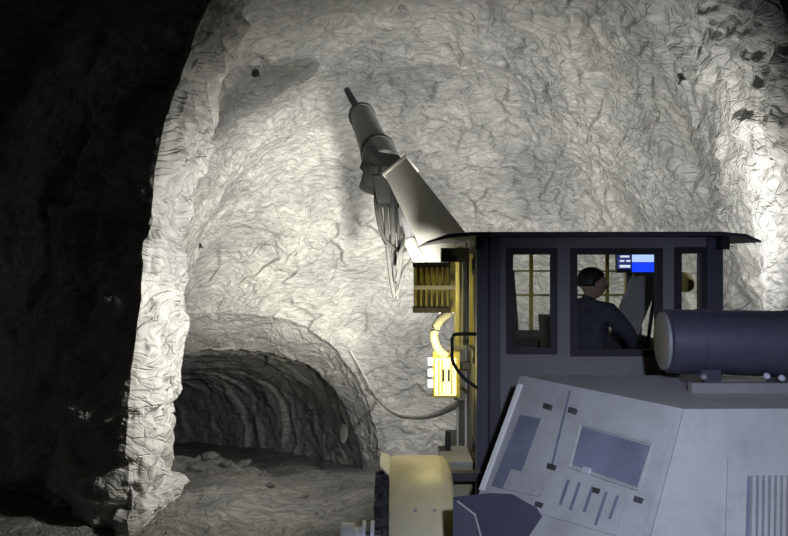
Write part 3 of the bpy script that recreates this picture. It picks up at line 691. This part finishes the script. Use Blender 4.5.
def hand(base, d, side, verts, edges, wrist):
    d = Vector(d).normalized(); s_ = Vector(side).normalized(); nrm = d.cross(s_)
    pi = len(verts); verts.append((base + d * 0.05, (0.042, 0.02))); edges.append((wrist, pi))
    for k, (off, ln) in enumerate(((-0.032, 0.062), (-0.011, 0.075), (0.011, 0.07), (0.032, 0.055))):
        a_ = base + d * 0.085 + s_ * off; i0 = len(verts)
        verts.append((a_, 0.010)); edges.append((pi, i0))
        verts.append((a_ + d * ln * 0.5 - nrm * 0.012, 0.009)); edges.append((i0, i0 + 1))
        verts.append((a_ + d * ln * 0.7 - nrm * 0.04, 0.008)); edges.append((i0 + 1, i0 + 2))
    a_ = base + d * 0.03 - s_ * 0.045; i0 = len(verts)
    verts.append((a_, 0.011)); edges.append((pi, i0)); verts.append((a_ + d * 0.045 - s_ * 0.015 - nrm * 0.02, 0.009)); edges.append((i0, i0 + 1))
sx, PY = hx - 0.05, 4.97
fw = Vector((0.80, 0.60, 0)); sdv = Vector((0.60, -0.80, 0))        # the trunk is turned half away from the camera
def bp_(f, s__, z): return Vector((sx, PY, z)) + fw * f + sdv * s__
bv_, be_ = [], []
def bvx(co, r_, par=None):
    bv_.append((Vector(co), r_)); i_ = len(bv_) - 1
    if par is not None: be_.append((par, i_))
    return i_
pel = bvx(bp_(0, 0, 1.72), (0.16, 0.13)); wst = bvx(bp_(-0.01, 0, 1.90), (0.16, 0.12), pel); chs_ = bvx(bp_(0, 0, 2.17), (0.19, 0.14), wst)
upc = bvx(bp_(0.01, 0, 2.34), (0.15, 0.11), chs_); nk = bvx(bp_(0.03, 0, 2.42), 0.066, upc); nk2 = bvx((hx - 0.005, PY, 2.46), 0.06, nk)
for sd_ in (-1, 1):
    sh = bvx(bp_(0.02, sd_ * 0.20, 2.33), 0.09, upc)
    el = bvx(bp_(0.20, sd_ * 0.27, 2.15), 0.068, sh); fa = bvx(bp_(0.32, sd_ * 0.22, 2.05), 0.05, el)
    wrt = bvx(bp_(0.42, sd_ * 0.18, 2.02), 0.032, fa)
    hand(bp_(0.44, sd_ * 0.18, 2.01), fw + Vector((0, 0, -0.1)), sdv * -sd_, bv_, be_, wrt)
    hp = bvx(bp_(0.08, sd_ * 0.10, 1.71), 0.085, pel); kn = bvx(bp_(0.42, sd_ * 0.13, 1.68), 0.062, hp)
    cf = bvx(bp_(0.44, sd_ * 0.13, 1.42), 0.052, kn); an = bvx(bp_(0.43, sd_ * 0.13, 1.13), 0.038, cf); bvx(bp_(0.56, sd_ * 0.13, 1.085), 0.04, an)
person = skin_mesh('person', bv_, be_, 'cloth', None, 2)
tag(person, 'seated operator in dark workwear facing right inside the cab', 'person')
# head: one shaped mesh, facing right (+x)
bm = bmesh.new(); bmesh.ops.create_uvsphere(bm, u_segments=40, v_segments=30, radius=1.0)
for v in bm.verts:
    x_, y_, z_ = v.co
    X_, Y_, Z_ = x_ * 0.110, y_ * 0.084, z_ * 0.130
    if z_ < -0.1: X_ *= 1 - 0.18 * (-z_ - 0.1); Y_ *= 1 - 0.34 * (-z_ - 0.1)
    if x_ > 0: X_ += 0.006 * math.exp(-((z_ + 0.75) / 0.2) ** 2) + 0.004
    if x_ < 0 and z_ < -0.3: X_ *= 0.80
    nose = math.exp(-(y_ / 0.16) ** 2) * math.exp(-((z_ + 0.20) / 0.17) ** 2) * (x_ > 0); X_ += 0.026 * nose
    X_ += 0.010 * math.exp(-(y_ / 0.3) ** 2) * math.exp(-((z_ + 0.52) / 0.07) ** 2) * (x_ > 0)
    X_ += 0.006 * math.exp(-((z_ - 0.22) / 0.12) ** 2) * (x_ > 0.5)
    for e_ in (-1, 1): X_ -= 0.010 * math.exp(-((y_ - e_ * 0.42) / 0.2) ** 2) * math.exp(-((z_ - 0.03) / 0.11) ** 2) * (x_ > 0)
    v.co = Vector((hx + X_, 4.97 + Y_, hz + 0.01 + Z_))
head = obj('head', bm, 'skin', person, True)
for e_ in (-1, 1):
    bm = bmesh.new(); bmesh.ops.create_uvsphere(bm, u_segments=12, v_segments=8, radius=0.012, matrix=Matrix.Translation((hx + 0.090, 4.97 + e_ * 0.034, hz + 0.015)))
    obj('eye', bm, 'white', head, True)
    bm = bmesh.new(); bmesh.ops.create_uvsphere(bm, u_segments=12, v_segments=10, radius=1, matrix=Matrix.Translation((hx - 0.01, 4.97 + e_ * 0.084, hz + 0.0)) @ Matrix.Diagonal((0.018, 0.010, 0.032, 1)))
    obj('ear', bm, 'skin', head, True)
bm = bmesh.new(); bmesh.ops.create_uvsphere(bm, u_segments=32, v_segments=24, radius=1.0)
bmesh.ops.delete(bm, geom=[v for v in bm.verts if v.co.z < -0.25 or v.co.z < -0.25 + 0.75 * max(0.0, v.co.x + 0.15)], context='VERTS')
for v in bm.verts:
    k_ = 1.0 + 0.05 * (v.co.z > 0.5)
    v.co = Vector((hx - 0.006 + v.co.x * 0.126 * k_, 4.97 + v.co.y * 0.096, hz + 0.012 + v.co.z * 0.138))
bmesh.ops.solidify(bm, geom=list(bm.faces), thickness=0.01)
obj('hair', bm, 'hair', person, True)

# ------------------------------------------------------------------ cable, marker, bolts, loose rock
pts = []
for (a_, b_) in ((350, 350), (357, 362), (364, 375), (371, 388), (379, 400)):
    d_ = min(rock_hit(a_ + e_, b_ + g_)[0].y for e_ in (-4, 0, 4, 8, 12) for g_ in (-4, 0, 4, 10)); pts.append(P(a_, b_, d_ - 0.1))
for k_ in range(1, 5): pts[k_] = P(CX + F * pts[k_].x / pts[k_].y, HY + F * (EYE - pts[k_].z) / pts[k_].y, min(pts[k_].y, pts[k_ - 1].y - 0.05))
d0 = pts[-1].y
for k_, (a_, b_) in enumerate(((388, 409), (399, 415), (412, 417), (428, 416), (446, 410), (460, 402))):
    pts.append(P(a_, b_, 1 / ((1 - (k_ + 1) / 6) / (d0 - 0.3) + (k_ + 1) / 6 / 5.6)))
pts.append(Vector((cxl - 0.01, 5.4, P(0, 398, 5.4).z)))
tag(obj('power_cable', tube(cr(pts, 8), 0.034, 10), 'palehose', None, True), 'dusty grey cable sagging from the tunnel mouth to the machine', 'cable')

l_, n_ = rock_hit(348, 432)
d_, s_, u_ = frame_axes(n_)
bm = bmesh.new(); bmesh.ops.create_uvsphere(bm, u_segments=20, v_segments=14, radius=1.0)
for v in bm.verts: v.co = l_ + s_ * v.co.x * 0.24 + u_ * v.co.y * 0.34 + n_ * (0.11 + v.co.z * 0.06)
tag(obj('reflector', bm, 'white', None, True), 'small pale oval reflector on the dark tunnel wall', 'reflector')

for (a_, b_, lab) in ((255, 73, 'dark rock bolt in the vault at the upper left'), (683, 76, 'dark rock bolt in the vault at the upper right'), (199, 246, 'dark rock bolt in the bright face beside the rib')):
    l_, n_ = rock_hit(a_, b_); d_, s_, u_ = frame_axes(n_)
    t = thing('rock_bolt', lab, 'rock bolt', l_, 'rock bolts in the vault')
    bm = prism([l_ + s_ * 0.075 * math.cos(k * math.pi / 4 + 0.39) + u_ * 0.075 * math.sin(k * math.pi / 4 + 0.39) for k in range(8)], n_ * 0.02)
    obj('face_plate', bm, 'dark', t); obj('nut', lathe([(0.02, 0.035), (0.06, 0.03)], l_, n_, 6), 'dark', t); obj('bolt_shank', tube([l_ + n_ * 0.05, l_ + n_ * 0.13], 0.014, 8), 'darksteel', t)

base = []
for k in range(4):
    bm = bmesh.new(); bmesh.ops.create_icosphere(bm, subdivisions=2, radius=1.0)
    co = np.array([v.co[:] for v in bm.verts]); dsp = facet(co * 1.3 + 11 * k, 100 + k, 0.7)
    for v, d_ in zip(bm.verts, dsp): v.co *= 1 + 0.33 * d_; v.co.z *= 0.75
    me = bpy.data.meshes.new('rock_chunk'); bm.to_mesh(me); bm.free(); me.materials.append(M['floor']); base.append(me)
far_spots = [(196, 483, 12.6, .15), (210, 478, 13.1, .17), (226, 480, 12.9, .13), (243, 479, 13.2, .15), (262, 482, 12.6, .10)]
near_spots = [(212, 508, 8.2, .08), (240, 518, 7.6, .06), (270, 506, 8.5, .07), (305, 513, 7.9, .06), (328, 522, 7.3, .05), (346, 508, 8.3, .06)]
order = ['leftmost', 'second from the left', 'third from the left', 'fourth from the left', 'fifth from the left', 'rightmost']
for j_, lst in enumerate((far_spots, near_spots)):
    for k, (a_, b_, d_, r_) in enumerate(lst):
        x_ = (a_ - CX) / F * d_
        o = bpy.data.objects.new('rock_chunk', base[(k + j_) % 4]); COL.objects.link(o)
        o.location = (x_, d_, ground(x_, d_) + r_ * 0.30); o.scale = (r_ * 1.3, r_ * 0.9, r_ * 0.8); o.rotation_euler = (0.1 * k, 0.15 * k, 1.1 * k)
        w_ = 'rightmost' if k == len(lst) - 1 else order[k]
        if j_ == 0: tag(o, 'angular rock chunk on the heap at the tunnel mouth, %s of five' % w_, 'rock', 'rock chunks at the tunnel mouth')
        else: tag(o, 'small loose stone on the floor left of the mudguard, %s of six' % w_, 'rock', 'loose stones on the floor')
